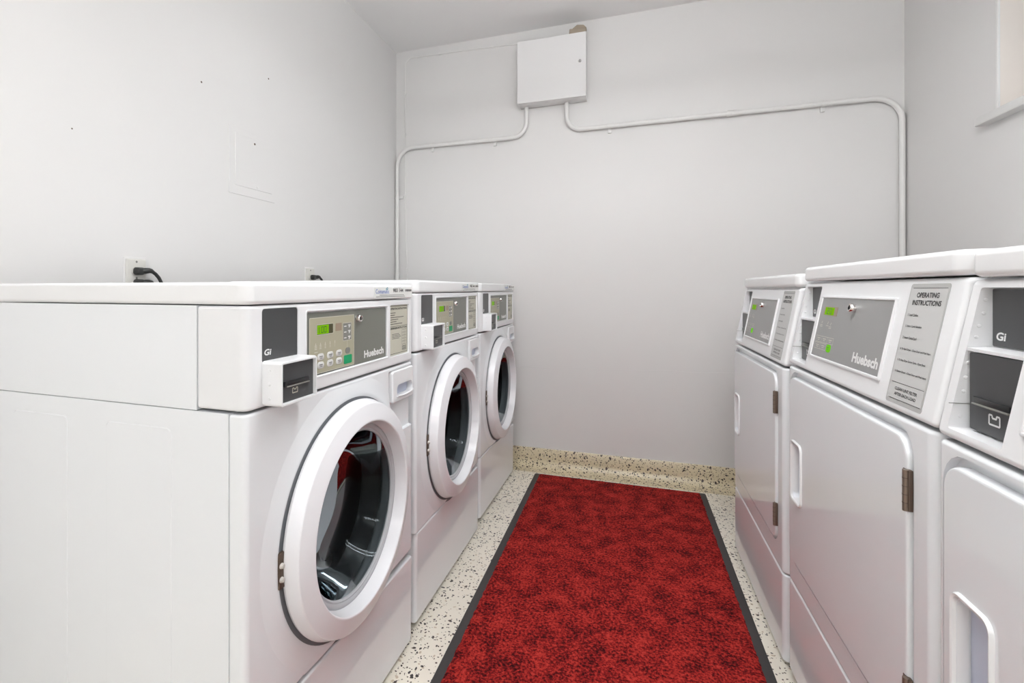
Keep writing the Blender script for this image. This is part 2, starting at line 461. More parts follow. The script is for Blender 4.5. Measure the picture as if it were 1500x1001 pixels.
# ------------------------------------------------------------------ washing machine
def make_washer():
    t = thing('washing_machine', '', 'washing machine', group='white front-load washers in the left row')
    B = lambda mb, name, mat, par=t, **k: mb.build(name, mat, par, off=OFF_W, **k)
    F = off
    DEP = -0.70
    # body behind the front panel, with pressed ribs in the sides
    b = MB().box((DEP, 0.001, 0.016), (-0.0362, W - 0.001, 0.8235), 0.0015)
    SIDE = Matrix(((1, 0, 0, 0), (0, 0, -1, 0.001), (0, 1, 0, 0), (0, 0, 0, 1)))     # u=x, v=z, n=-y (near side)
    for u0, u1 in ((-0.325, -0.162), (-0.592, -0.43)):
        B(MB().rr(u0, u1, 0.06, 0.788, 0.012, [(0, -0.0005), (0.0, 0.0002), (0.0016, 0.0013), (0.0022, 0.0013)], SIDE, seg=4), 'pressed_rib', M['enamel'], angle=12)
    cb_ = B(b, 'cabinet', M['enamel'], angle=12)
    cut(cb_, hole_cyl(0.3415, 0.527, 0.256, -0.52), shift(MB().box((-0.12, 0.02, 0.255), (0.1, W - 0.006, 0.2815))), angle=12)
    # front panel wraps round the corner; hole for the door; stepped pocket for the dispenser drawer
    f = MB().box((-0.0355, 0, 0.2755), (0, W, 0.8235), 0.005, seg=3, vert_r=(0.012, lambda c: c.x > -0.01))
    fo = B(f, 'front_panel', M['enamel'])
    cut(fo, hole_cyl(0.3415, 0.527, 0.222),
        shift(MB().box((-0.013, 0.528, 0.640), (0.1, 0.76, 0.8155), 0.004)))
    # swelling of the panel round the door
    sw = MB().lathe([(0.306, -0.0004), (0.302, 0.0002), (0.296, 0.0010), (0.288, 0.0022), (0.278, 0.0034), (0.268, 0.0040), (0.262, 0.0040), (0.258, 0.0022)], F(0) @ Matrix.Translation((0.3385, 0.527, 0)), seg=96)
    swo = B(sw, 'door_surround', M['enamel'], angle=180)
    cut(swo, shift(MB().box((-0.1, 0.528, 0.640), (0.1, 0.76, 0.8155))), shift(MB().box((-0.1, -0.1, 0.0), (0.1, 0.8, 0.2765))), shift(MB().box((-0.1, -0.1, 0.8175), (0.1, 0.8, 0.9))), angle=80)
    # kick panel
    k = MB().box((-0.0355, 0.001, 0.0165), (-0.001, W - 0.001, 0.2605), 0.005, seg=3, vert_r=(0.012, lambda c: c.x > -0.01))
    B(k, 'lower_panel', M['enamel'])
    # console: wraps back 10 cm
    c = MB().box((-0.1045, 0, 0.8285), (0.0015, W, 1.0065), 0.006, seg=3, vert_r=(0.016, lambda c: c.x > -0.05))
    co = B(c, 'console', M['plastic'])
    cut(co, shift(rr_solid(0.1645, 0.5195, 0.855, 0.992, 0.004, -0.004, 0.02)), shift(rr_solid(0.5345, 0.656, 0.852, 0.9925, 0.004, -0.003, 0.02)),
        shift(rr_solid(0.039, 0.1395, 0.905, 1.001, 0.007, -0.0015, 0.02)))
    u = MB().box((DEP, 0.001, 0.8245), (-0.1055, W - 0.001, 1.0070), 0.0015)
    B(u, 'side_panel', M['enamel'])
    # lid
    l = MB().box((DEP - 0.005, -0.002, 1.0085), (0.005, W + 0.002, 1.0470), 0.0075, seg=4, vert_r=(0.022, lambda c: c.x > -0.05))
    lo = B(l, 'lid', M['lid'])
    # asset sticker on the lid's edge
    st = MB().rr(0.437, 0.667, 1.0125, 1.0395, 0.001, [(0, 0), (0, 0.0004)], F(0.005))
    so = B(st, 'sticker', M['sticker'], lo)
    e = MB().text('Coinamatic', 0.446, 0.520, 1.0235, 1.0345, 0.0004, F(0.005), bold=0.01)
    B(e, 'lettering', M['blue'], lo)['label'] = 'blue lettering'
    e = MB()
    e.line(0.501, 1.0345, 0.510, 1.0385, 0.0022, 0.0005, F(0.005)); e.line(0.504, 1.0325, 0.514, 1.0360, 0.0022, 0.0005, F(0.005)); e.line(0.507, 1.0388, 0.5135, 1.0388, 0.0014, 0.0005, F(0.005))
    B(e, 'emblem', M['teal'], lo)
    e = MB().text('983 144', 0.543, 0.607, 1.0265, 1.0365, 0.0004, F(0.005), bold=0.03)
    random.seed(3)
    uu = 0.6205
    while uu < 0.661:
        w_ = random.choice((0.0008, 0.0013, 0.002)); e.line(uu + w_ / 2, 1.0285, uu + w_ / 2, 1.0345, w_, 0.0004, F(0.005)); uu += w_ + 0.0009
    e.line(0.466, 1.0195, 0.612, 1.0195, 0.0011, 0.0004, F(0.005)); e.line(0.447, 1.0155, 0.618, 1.0155, 0.0011, 0.0004, F(0.005))
    e.line(0.547, 1.0383, 0.594, 1.0383, 0.0006, 0.0004, F(0.005))
    B(e, 'lettering', M['ink'], lo)['label'] = 'black number, barcode and small print'
    # dark badge
    bd = MB().rr(0.0398, 0.1387, 0.9055, 1.0003, 0.0065, [(0, -0.0015), (0, 0.0003), (0.0006, 0.0007)], F(0))
    bo = B(bd, 'badge_panel', M['badge'])
    B(MB().text('Gi', 0.0455, 0.0640, 0.9185, 0.9295, 0.0008, F(0), bold=0.03, shear=0.15), 'lettering', M['white'], bo)
    # card reader box: an open-fronted housing with a dark face
    h = MB()
    ho = h.rr(0.040, 0.1462, 0.8315, 0.9095, 0.006, [(0, -0.001), (0, 0.038), (0.0015, 0.041), (0.0045, 0.041), (0.0050, 0.0335)], F(0), seg=4)
    rd = B(h, 'card_reader', M['plastic'])
    fc = MB().rr(0.0452, 0.1410, 0.8367, 0.9043, 0.002, [(0, 0.033), (0, 0.0345)], F(0), seg=3)
    fo2 = B(fc, 'reader_face', M['badge'], rd)
    sl = MB().box((0.0335, 0.0555, 0.8655), (0.0385, 0.1250, 0.8725), 0.001).box((0.0335, 0.0535, 0.8640), (0.0388, 0.0590, 0.8735), 0.001)
    B(sl, 'card_slot', M['blackrub'], rd)
    ed = MB().box((0.0335, 0.059, 0.8625), (0.0392, 0.1250, 0.8648), 0.0006)
    B(ed, 'slot_lip', M['keyg'], rd)
    em = MB(); reader_emblem(em, 0.079, 0.0935, 0.8495, 0.8580, 0.0346, F(0))
    B(em, 'emblem', M['labelw'], rd)
    NEAR = Matrix(((1, 0, 0, 0), (0, 0, -1, 0.040), (0, 1, 0, 0), (0, 0, 0, 1)))
    for z_ in (0.846, 0.8705, 0.894):
        B(MB().lathe([(0.0001, 0.0012), (0.0022, 0.0010), (0.0032, 0)], NEAR @ Matrix.Translation((0.0165, z_, 0)), seg=12), 'rivet', M['plastic'], rd)
    # control panel
    p = MB().rr(0.1700, 0.5135, 0.8585, 0.9868, 0.003, [(0, -0.004), (0, -0.0022), (0.0006, -0.0016)], F(0))
    po = B(p, 'control_panel', M['grey'])
    n0 = -0.0016
    kp = MB().rr(0.1795, 0.3525, 0.8610, 0.9765, 0.005, [(0, n0), (0, n0 + 0.0005)], F(0))
    B(kp, 'keypad_plate', M['beige'], po)
    n1 = n0 + 0.0005
    pr = MB().outline(0.1800, 0.3520, 0.8615, 0.9760, 0.0013, n1, F(0))
    pr.outline(0.2050, 0.2650, 0.9405, 0.9615, 0.001, n1, F(0)); pr.outline(0.3045, 0.3405, 0.9195, 0.9592, 0.001, n1, F(0))
    pr.line(0.3225, 0.9195, 0.3225, 0.903, 0.001, n1, F(0))
    for q, (u_, v_) in enumerate(((0.2011, 0.9100), (0.2179, 0.9115), (0.2353, 0.9130), (0.2532, 0.9145), (0.2717, 0.9160))):
        v_ = 0.912
        for j in range(3):
            pr.line(u_ - 0.0040 + 0.0008 * q, v_ + j * 0.0033, u_ + 0.0040 - 0.0008 * q, v_ + j * 0.0033, 0.0016, n1, F(0))
        pr.line(u_, v_ + 0.006, u_, v_ + 0.012, 0.002, n1, F(0))
    pr.line(0.196, 0.9055, 0.208, 0.9055, 0.0016, n1, F(0))
    B(pr, 'printed_marks', M['palelight'], po)
    dp = MB().rr(0.2055, 0.2645, 0.9410, 0.9610, 0.001, [(0, n1), (0, n1 + 0.0004)], F(0))
    B(dp, 'display', M['lcdedge'], po)
    g = MB().rr(0.2060, 0.2480, 0.9418, 0.9602, 0.001, [(0, n1), (0, n1 + 0.0006)], F(0))
    B(g, 'display_glow', M['lcd'], po)
    dg_ = MB(); nd_ = n1 + 0.0007
    for q, ch in enumerate('100'):
        seg_digit(dg_, ch, 0.2085 + q * 0.0112 - (0.004 if q == 0 else 0), 0.9448, 0.0070, 0.0118, 0.0016, nd_, F(0))
    B(dg_, 'digits', M['lcdink'], po)
    B(MB().rr(0.2745, 0.2990, 0.9437, 0.9605, 0.0008, [(0, n1), (0, n1 + 0.0003)], F(0)), 'sensor_window', M['brown'], po)
    ik = MB().rr(0.3048, 0.3402, 0.9198, 0.9588, 0.001, [(0, n1), (0, n1 + 0.0003)], F(0))
    B(ik, 'indicator_panel', M['keyg'], po)
    iw = MB()
    for z_ in (0.9255, 0.9385, 0.9515):
        iw.line(0.3085, z_, 0.3185, z_, 0.0022, n1 + 0.0003, F(0)); iw.line(0.3255, z_ + 0.002, 0.3360, z_ + 0.002, 0.0032, n1 + 0.0003, F(0)); iw.line(0.329, z_ - 0.0035, 0.334, z_ + 0.002, 0.0035, n1 + 0.0003, F(0))
    B(iw, 'printed_marks', M['white'], po)
    for u_ in (0.2185, 0.2535, 0.2880):
        for z_ in (0.8945, 0.8775):
            bt = MB().rr(u_ - 0.0118, u_ + 0.0118, z_ - 0.0072, z_ + 0.0072, 0.0066, [(0, n1), (0, n1 + 0.0006), (0.0008, n1 + 0.001)], F(0), seg=4)
            B(bt, 'button', M['keyw'], po)
            B(MB().line(u_ - 0.006, z_ + 0.001, u_ + 0.006, z_ + 0.001, 0.0018, n1 + 0.001, F(0)).line(u_ - 0.004, z_ - 0.0022, u_ + 0.005, z_ - 0.0022, 0.0014, n1 + 0.001, F(0)), 'printed_marks', M['inkgrey'], po)
    B(MB().rr(0.3150, 0.3345, 0.8892, 0.9030, 0.0068, [(0, n1), (0, n1 + 0.0008)], F(0)), 'button', M['keyg'], po)
    B(MB().rr(0.3085, 0.3420, 0.8668, 0.8862, 0.003, [(0, n1), (0, n1 + 0.0008)], F(0)), 'button', M['greenp'], po)['label'] = 'green start button'
    B(MB().text('Huebsch', 0.400, 0.5015, 0.8685, 0.8865, n0, F(0), bold=0.042), 'lettering', M['white'], po)
    add_key_lock(po, 0.368, 0.9665, n0, F(0))
    # raised lip round the control recess
    fr = MB().rr(0.1625, 0.5215, 0.8530, 0.9940, 0.006, [(0, 0.0), (0.0008, 0.0030), (0.0030, 0.0032), (0.0050, 0.0)], F(0), seg=4, cap0=False, cap1=False)
    B(fr, 'panel_frame', M['plastic'])
    # instruction label
    lb = MB().rr(0.5365, 0.6525, 0.8545, 0.9908, 0.001, [(0, -0.003), (0, -0.0022)], F(0))
    lbo = B(lb, 'instruction_label', M['labelw'])
    nl = -0.0022
    tx = MB().outline(0.5400, 0.6500, 0.8590, 0.9885, 0.0011, nl, F(0))
    tx.text('OPERATING INSTRUCTIONS', 0.5436, 0.6465, 0.9785, 0.9840, nl, F(0), bold=0.03)
    tx.line(0.5400, 0.9335, 0.6500, 0.9335, 0.0009, nl, F(0))
    tx.text('DISPENSER INSTRUCTIONS', 0.5436, 0.6465, 0.9255, 0.9308, nl, F(0), bold=0.03)
    for z_, u_ in ((0.970, 0.574), (0.964, 0.570), (0.9580, 0.626), (0.952, 0.591), (0.946, 0.580), (0.940, 0.617)):
        tx.line(0.5425, z_, u_, z_, 0.0016, nl, F(0))
    for z_, u_ in ((0.912, 0.596), (0.908, 0.602), (0.904, 0.608), (0.900, 0.598)):
        tx.line(0.552, z_, u_, z_, 0.0013, nl, F(0))
    for j in range(5):
        tx.outline(0.6145, 0.6295, 0.8800 + j * 0.0084, 0.8884 + j * 0.0084, 0.0007, nl, F(0)); tx.outline(0.6295, 0.6445, 0.8800 + j * 0.0084, 0.8884 + j * 0.0084, 0.0005, nl, F(0))
    for z_ in (0.875, 0.8715, 0.868, 0.865):
        tx.line(0.6145, z_, 0.6440, z_, 0.0014, nl, F(0))
    B(tx, 'lettering', M['ink'], lbo)
    # dispenser drawer in its stepped pocket
    dr = MB().rr(0.543, 0.678, 0.7265, 0.8135, 0.008, [(0, -0.0135), (0, 0.0015), (0.002, 0.0045), (0.004, 0.0055)], F(0), seg=5)
    dro = B(dr, 'dispenser_drawer', M['plastic'])
    cut(dro, shift(rr_solid(0.568, 0.670, 0.7415, 0.7735, 0.014, -0.012, 0.02)))
    B(MB().rr(0.5685, 0.6695, 0.742, 0.773, 0.0135, [(0, -0.0121), (0, -0.0115)], F(0)), 'drawer_pocket', M['pocket'], dro)
    pl = MB()
    pts = [(0.568 + 0.104 * k / 12, 0.7415 - 0.004 * sin(pi * k / 12)) for k in range(13)]
    pl.tube([(0.0065, u_, v_ + 0.0025) for u_, v_ in pts], 0.0032, seg=8)
    B(pl, 'drawer_pull', M['plastic'], dro)
    # drum behind the glass
    d = MB().lathe([(0.212, -0.036), (0.205, -0.050), (0.190, -0.070), (0.186, -0.080), (0.196, -0.086)], F(0) @ Matrix.Translation((0.3415, 0.527, 0)))
    B(d, 'gasket', M['blackrub'])
    d = MB().lathe([(0.196, -0.086), (0.245, -0.10), (0.250, -0.12), (0.250, -0.46), (0.235, -0.48), (0.06, -0.485), (0.05, -0.47), (0.0005, -0.465)], F(0) @ Matrix.Translation((0.3415, 0.527, 0)))
    for q in range(3):
        a = 2 * pi * q / 3 + 0.5
        d.box((-0.45, -0.028, -0.250), (-0.13, 0.028, -0.19), 0.018, mat=FRONT @ Matrix.Translation((0.3415, 0.527, 0)) @ Matrix.Rotation(a, 4, 'Z') @ FRONT.inverted())
    B(d, 'drum', M['drum'])
    # door: ring, grey ring painted as gap shadow, rim, glass bowl, hinge
    CD = F(0) @ Matrix.Translation((0.3415, 0.527, 0))
    r = MB().lathe([(0.238, -0.006), (0.2515, 0.004), (0.2525, 0.009), (0.2450, 0.0325), (0.2432, 0.0345), (0.2405, 0.0355), (0.2075, 0.0445), (0.2050, 0.0445), (0.2032, 0.0430),
                    (0.1975, 0.0190), (0.1960, 0.0120), (0.1960, 0.004), (0.205, -0.004)], CD, seg=120)
    do = B(r, 'door', M['door_white'], angle=14)
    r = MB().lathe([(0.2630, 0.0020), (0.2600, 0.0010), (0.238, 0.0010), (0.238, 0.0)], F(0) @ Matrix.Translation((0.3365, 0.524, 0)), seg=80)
    B(r, 'door_gap_shade', M['gasket'], do)  # flat dark ring stands in for the shadow round the door
    r = MB().lathe([(0.1965, 0.0135), (0.1920, 0.0155), (0.1880, 0.0150), (0.1850, 0.0125), (0.1815, 0.0140), (0.1785, 0.0110), (0.1785, 0.002)], CD, seg=80)
    B(r, 'glass_rim', M['rim'], do)
    r = MB().lathe([(0.1800, 0.0100), (0.1760, 0.004), (0.1690, -0.012), (0.1600, -0.036), (0.1480, -0.062), (0.1400, -0.072), (0.1280, -0.080), (0.105, -0.087), (0.07, -0.093), (0.03, -0.096), (0.001, -0.0965)], CD, seg=80)
    B(r, 'door_glass', M['glass'], do, angle=60)
    # hinge on the near side
    hg = MB().box((0.0005, 0.0785, 0.490), (0.0075, 0.0965, 0.556), 0.002)
    ho_ = B(hg, 'hinge', M['hinge'], do)
    hp = MB()
    for z_ in (0.508, 0.533):
        hp.lathe([(0.0001, 0.006), (0.004, 0.005), (0.0055, 0)], FRONT @ Matrix.Translation((0.0835, z_, 0.0072)), seg=12)
    B(hp, 'hinge_pin', M['pin'], do)
    for x_ in (-0.06, -0.64):
        for u_ in (0.06, W - 0.06):
            B(MB().lathe([(0.020, 0.0), (0.022, 0.003), (0.018, 0.0165)], Matrix.Translation((x_, u_, 0)), seg=16, cap0=True, cap1=True), 'foot', M['foot'])
    return t

def shift(mb):
    mb.bm.transform(Matrix.Translation(OFF_W)); return mb
def hole_cyl(u, v, R, n0=-0.1):
    mb = MB()
    mb.lathe([(R, n0), (R, 0.1)], FRONT @ Matrix.Translation((u, v, 0)), seg=72, cap0=True, cap1=True)
    return shift(mb)
def rr_solid(u0, u1, v0, v1, r, n0, n1, fr=FRONT):
    return MB().rr(u0, u1, v0, v1, r, [(0, n0), (0, n1)], fr, seg=5)

washer = make_washer()
WL = ['nearest white front-load washer, with the 983 144 sticker on its lid edge',
      'middle white front-load washer, standing between two other washers',
      'farthest white front-load washer, next to the back wall']
WPOS = [(-0.5997, 0.6781, -0.0058, 0.0), (-0.6031, 1.4023, 0.0022, 0.0157), (-0.6119, 2.138, -0.0029, 0.0149)]
for i, (x, y, rz, dz) in enumerate(WPOS):
    o = washer if i == 0 else copy_tree(washer)
    R = Matrix.Rotation(rz, 3, 'Z')
    v = Vector((x, y, 0)) - R @ Vector((OFF_W.x, OFF_W.y, 0))
    o.location = (v.x, v.y, dz); o.rotation_euler = (0, 0, rz); o['label'] = WL[i]
    for ch in kids(o):
        if ch.name.startswith('lower_panel'):
            if i == 0:
                ch.rotation_euler.x = -0.0225          # the near washer's panel hangs a little crooked
            else:
                sc_ = (0.2665 + dz - 0.013) / (0.2605 - 0.0165)
                ch.scale.z = sc_; ch.location.z = 0.2665 - 0.2605 * sc_
        if ch.name.startswith('foot') and dz > 0:
            ch.scale.z = (0.0165 + dz) / 0.0165; ch.location.z = -dz

# ------------------------------------------------------------------ dryer
SLX, ZB, ZT = 0.0406, 0.822, 1.0379
SH = ZT - ZB; SLEN = sqrt(SH * SH + SLX * SLX)
SLANT = Matrix(((0, -SLX / SLEN, SH / SLEN, 0), (1, 0, 0, 0), (0, SH / SLEN, SLX / SLEN, ZB), (0, 0, 0, 1)))

def make_dryer():
    t = thing('clothes_dryer', '', 'dryer', group='white front-load dryers in the right row')
    B = lambda mb, name, mat, par=t, **k: mb.build(name, mat, par, off=OFF_W, **k)
    F = off; S = SLANT
    DEP = -0.71
    b = MB().box((DEP, 0.001, 0.012), (-0.0305, W - 0.001, 0.817), 0.004)
    b.box((DEP, 0.001, 0.8165), (-0.161, W - 0.001, 1.0355), 0.003)
    B(b, 'cabinet', M['enamel'])
    k = MB().box((-0.03, 0.0, 0.010), (0, W, 0.2485), 0.005, seg=3, vert_r=(0.018, lambda c: c.x > -0.01))
    B(k, 'kick_panel', M['enamel'])
    f = MB().box((-0.03, 0.0, 0.2515), (0, W, 0.8165), 0.006, seg=3, vert_r=(0.018, lambda c: c.x > -0.01))
    fo = B(f, 'front_panel', M['enamel'])
    cut(fo, shift(rr_solid(0.0195, 0.631, 0.3085, 0.8060, 0.046, -0.011, 0.05)))
    # console
    c = MB().prism([(0.0, ZB), (-SLX, ZT), (-0.160, ZT), (-0.160, ZB)], 0.0, W, 0.009, seg=4)
    co = B(c, 'console', M['plastic'])
    hole = MB().prism([(0.05, 0.8355), (0.05, 1.0265), (-0.052, 1.0265), (-0.052, 0.8355)], 0.024, 0.129, 0.004, seg=2)
    cut(co, shift(hole))
    # coin and card bay inside the hole
    bay = MB().prism([(-0.050, 0.9415), (-0.0235, 0.9415), (-0.0235, 0.9455), (-0.050, 0.9475)], 0.0245, 0.1285)
    bay.prism([(-0.050, 0.8360), (-0.050, 0.9420), (-0.0300, 0.9420), (-0.0300, 0.8360)], 0.0245, 0.1285)
    bo = B(bay, 'card_bay', M['plastic'])
    bd = MB().rr(0.0265, 0.1265, 0.9490, 1.0245, 0.002, [(0, -0.0515), (0, -0.0490)], F(0), seg=3)
    bdo = B(bd, 'badge_panel', M['badge'])
    B(MB().text('Gi', 0.0345, 0.0530, 0.9570, 0.9680, -0.0488, F(0), bold=0.03, shear=0.15), 'lettering', M['white'], bdo)
    fc = MB().rr(0.0300, 0.1275, 0.8385, 0.9400, 0.003, [(0, -0.0305), (0, -0.0235)], F(0), seg=3)
    fco = B(fc, 'reader_face', M['badge'], bo)
    sl = MB().box((-0.0237, 0.0435, 0.8755), (-0.0190, 0.1120, 0.8835), 0.001)
    B(sl, 'card_slot', M['blackrub'], bo)
    B(MB().box((-0.0237, 0.0435, 0.8732), (-0.0180, 0.1110, 0.8755), 0.0006), 'slot_lip', M['keyg'], bo)
    em = MB(); reader_emblem(em, 0.0690, 0.0885, 0.8535, 0.8655, -0.0233, F(0))
    B(em, 'emblem', M['white'], bo)
    SD = Matrix(((1, 0, 0, 0), (0, 0, 1, 0.0245), (0, 1, 0, 0), (0, 0, 0, 1)))
    for x_, z_ in ((-0.033, 0.960), (-0.036, 0.975), (-0.041, 0.992), (-0.043, 1.010), (-0.016, 0.852), (-0.020, 0.886), (-0.022, 0.905), (-0.025, 0.925)):
        B(MB().lathe([(0.0001, 0.0010), (0.0018, 0.0008), (0.0026, 0)], SD @ Matrix.Translation((x_, z_, -0.0003)), seg=10), 'rivet', M['plastic'], bo)
    B(MB().box((-0.030, 0.0238, 0.8690), (-0.004, 0.0252, 0.8698)), 'seam', M['keyg'], bo)
    # lid
    l = MB().box((DEP - 0.003, 0.001, 1.0405), (-SLX + 0.008, W - 0.001, 1.0775), 0.009, seg=4, vert_r=(0.026, lambda c: c.x > -0.1))
    B(l, 'lid', M['lid'])
    # control panel and its raised frame
    fr = MB().rr(0.1535, 0.5055, 0.0375, 0.1870, 0.004, [(0, -0.002), (0.0005, 0.0032), (0.0022, 0.0040), (0.0050, 0.0038), (0.0066, 0.0010)], S, seg=4)
    B(fr, 'panel_frame', M['plastic'])
    p = MB().rr(0.1595, 0.4975, 0.0440, 0.1810, 0.0015, [(0, 0.0), (0, 0.0016), (0.0004, 0.0019)], S)
    po = B(p, 'control_panel', M['greyd'])
    n0 = 0.0019
    B(MB().rr(0.1820, 0.2595, 0.1403, 0.1610, 0.001, [(0, n0), (0, n0 + 0.0004)], S), 'display', M['brown'], po)
    B(MB().rr(0.1890, 0.2420, 0.1418, 0.1592, 0.001, [(0, n0), (0, n0 + 0.0006)], S), 'display_glow', M['lcd'], po)
    dg_ = MB()
    for q, ch in enumerate('20'):
        seg_digit(dg_, ch, 0.2030 + q * 0.0165, 0.1450, 0.0095, 0.0110, 0.0018, n0 + 0.0007, S)
    B(dg_, 'digits', M['lcdink'], po)
    pr = MB()
    for j in range(3):
        pr.outline(0.1695 + j * 0.0343, 0.1695 + (j + 1) * 0.0343, 0.0775, 0.0913, 0.001, n0, S)
        pr.line(0.177 + j * 0.0343, 0.0862, 0.196 + j * 0.0343, 0.0862, 0.0018, n0, S); pr.line(0.180 + j * 0.0343, 0.0822, 0.192 + j * 0.0343, 0.0822, 0.0014, n0, S)
    for j in range(2):
        pr.outline(0.1695 + j * 0.0343, 0.1695 + (j + 1) * 0.0343, 0.0615, 0.0752, 0.001, n0, S)
        pr.line(0.177 + j * 0.0343, 0.0702, 0.196 + j * 0.0343, 0.0702, 0.0018, n0, S); pr.line(0.180 + j * 0.0343, 0.0662, 0.194 + j * 0.0343, 0.0662, 0.0014, n0, S)
    for u_, v_, k_ in ((0.1850, 0.1265, 2), (0.2205, 0.1265, 1), (0.2380, 0.1250, 2)):
        pr.line(u_ + 0.002, v_, u_ - 0.001, v_ - 0.006, 0.0022, n0, S)
        for j in range(k_):
            pr.line(u_ - 0.008, v_ - 0.0095 - 0.0034 * j, u_ + 0.006, v_ - 0.0095 - 0.0034 * j, 0.0013, n0, S)
    B(pr, 'printed_marks', M['palelight'], po)
    B(MB().rr(0.2420, 0.2670, 0.0590, 0.0765, 0.0075, [(0, n0), (0, n0 + 0.0006), (0.0008, n0 + 0.001)], S), 'button', M['glowkey'], po)['label'] = 'lit green start button'
    B(MB().line(0.250, 0.0695, 0.259, 0.0695, 0.0016, n0 + 0.0011, S).line(0.251, 0.0655, 0.2575, 0.0655, 0.0014, n0 + 0.0011, S), 'printed_marks', M['lcdink'], po)
    B(MB().text('Huebsch', 0.3820, 0.4895, 0.0555, 0.0755, n0, S, bold=0.042), 'lettering', M['white'], po)
    add_key_lock(po, 0.344, 0.1615, n0, S)
    # instruction label
    lb = MB().rr(0.5370, 0.6455, 0.0122, 0.2110, 0.005, [(0, 0), (0, 0.0005)], S)
    lbo = B(lb, 'instruction_label', M['labeledge'])
    B(MB().rr(0.5405, 0.6420, 0.0190, 0.2045, 0.002, [(0, 0), (0, 0.0008)], S), 'label_face', M['labeld'], lbo)
    nl = 0.0008
    tx = MB()
    tx.line(0.545, 0.2038, 0.6415, 0.2038, 0.0008, nl, S); tx.line(0.546, 0.0463, 0.6420, 0.0463, 0.0008, nl, S); tx.line(0.546, 0.0196, 0.6415, 0.0196, 0.0008, nl, S)
    tx.text('OPERATING', 0.5610, 0.6235, 0.1880, 0.1965, nl, S, bold=0.03)
    tx.text('INSTRUCTIONS', 0.5525, 0.6330, 0.1755, 0.1840, nl, S, bold=0.03)
    tx.text('CLEAN LINT FILTER', 0.5600, 0.6265, 0.0345, 0.0395, nl, S, bold=0.025)
    tx.text('AFTER EACH LOAD', 0.5615, 0.6255, 0.0260, 0.0310, nl, S, bold=0.025)
    for body, u_, v_ in (('1. Load Clothes', 0.578, 0.1590), ('2. Select Cycle Selection', 0.596, 0.1402), ('3. Insert Coins/Card', 0.589, 0.1212),
                         ('4. To Start Dryer - Close Door and Push Start', 0.6360, 0.1018), ('5. To Stop Dryer During Cycle - Open Door', 0.6300, 0.0832), ('6. Restart Dryer - Close Door and Push Start', 0.6390, 0.0645)):
        tx.text(body, 0.5475, u_, v_ - 0.0022, v_ + 0.0022, nl, S, bold=0.02)
    B(tx, 'lettering', M['ink'], lbo)
    # door, a raised rounded slab with a recessed grip
    d = MB().rr(0.0285, 0.6235, 0.3165, 0.7925, 0.036, [(0, -0.011), (0, 0.0005), (0.0018, 0.0040), (0.0050, 0.0055)], F(0), seg=8)
    do = B(d, 'door', M['enamel'])
    cut(do, shift(rr_solid(0.0610, 0.1255, 0.4855, 0.6245, 0.012, -0.0098, 0.02)))
    h = MB().rr(0.0525, 0.1340, 0.4770, 0.6330, 0.018, [(0, 0.005), (0.0008, 0.0085), (0.0025, 0.0100), (0.0060, 0.0090), (0.0085, 0.0050), (0.0092, -0.007)], F(0), seg=6, cap0=False, cap1=False)
    B(h, 'handle', M['lid'], do)
    B(MB().rr(0.0612, 0.1253, 0.4857, 0.6243, 0.012, [(0, -0.0098), (0, -0.0092)], F(0), seg=5), 'handle_pocket', M['pocket'], do)
    for z0, z1 in ((0.681, 0.744), (0.361, 0.425)):
        hg = MB().box((0.0, 0.6135, z0), (0.0065, 0.6305, z1), 0.001)
        for j in (1, 2, 3, 4):
            zz = z0 + (z1 - z0) * j / 5
            hg.lathe([(0.0046, -0.0005), (0.0046, 0.0005)], Matrix.Translation((0.0075, 0.625, zz)), seg=10, cap0=True, cap1=True)
        ho_ = B(hg, 'hinge', M['hinge'], do)
        B(MB().tube([(0.0075, 0.625, z0), (0.0075, 0.625, z1)], 0.0042, seg=10), 'hinge_barrel', M['bronze'], do)
    for x_ in (-0.06, -0.64):
        for u_ in (0.06, W - 0.06):
            B(MB().lathe([(0.020, 0.0), (0.022, 0.003), (0.018, 0.012)], Matrix.Translation((x_, u_, 0)), seg=16, cap0=True, cap1=True), 'foot', M['foot'])
    return t

dryer = make_dryer()
DL = ['farthest white dryer, in front of the back wall at the end of the right row',
      'middle white dryer, its whole grey control panel and instruction label in view',
      'nearest white dryer, cut off by the right edge with its card slot in view']
DPOS = [(0.4057, 2.2902, -0.0027, 0.0), (0.409, 1.586, 0.0019, 0.0144), (0.4099, 0.8989, 0.0005, 0.0107)]
for i, (x, y, rz, dz) in enumerate(DPOS):
    o = dryer if i == 0 else copy_tree(dryer)
    R = Matrix.Rotation(rz + pi, 3, 'Z')
    v = Vector((x, y, 0)) - R @ Vector((OFF_W.x, OFF_W.y, 0))
    o.location = (v.x, v.y, dz); o.rotation_euler = (0, 0, rz + pi); o['label'] = DL[i]
    for ch in kids(o):
        if ch.name.startswith('foot') and dz > 0:
            ch.scale.z = (0.012 + dz) / 0.012; ch.location.z = -dz

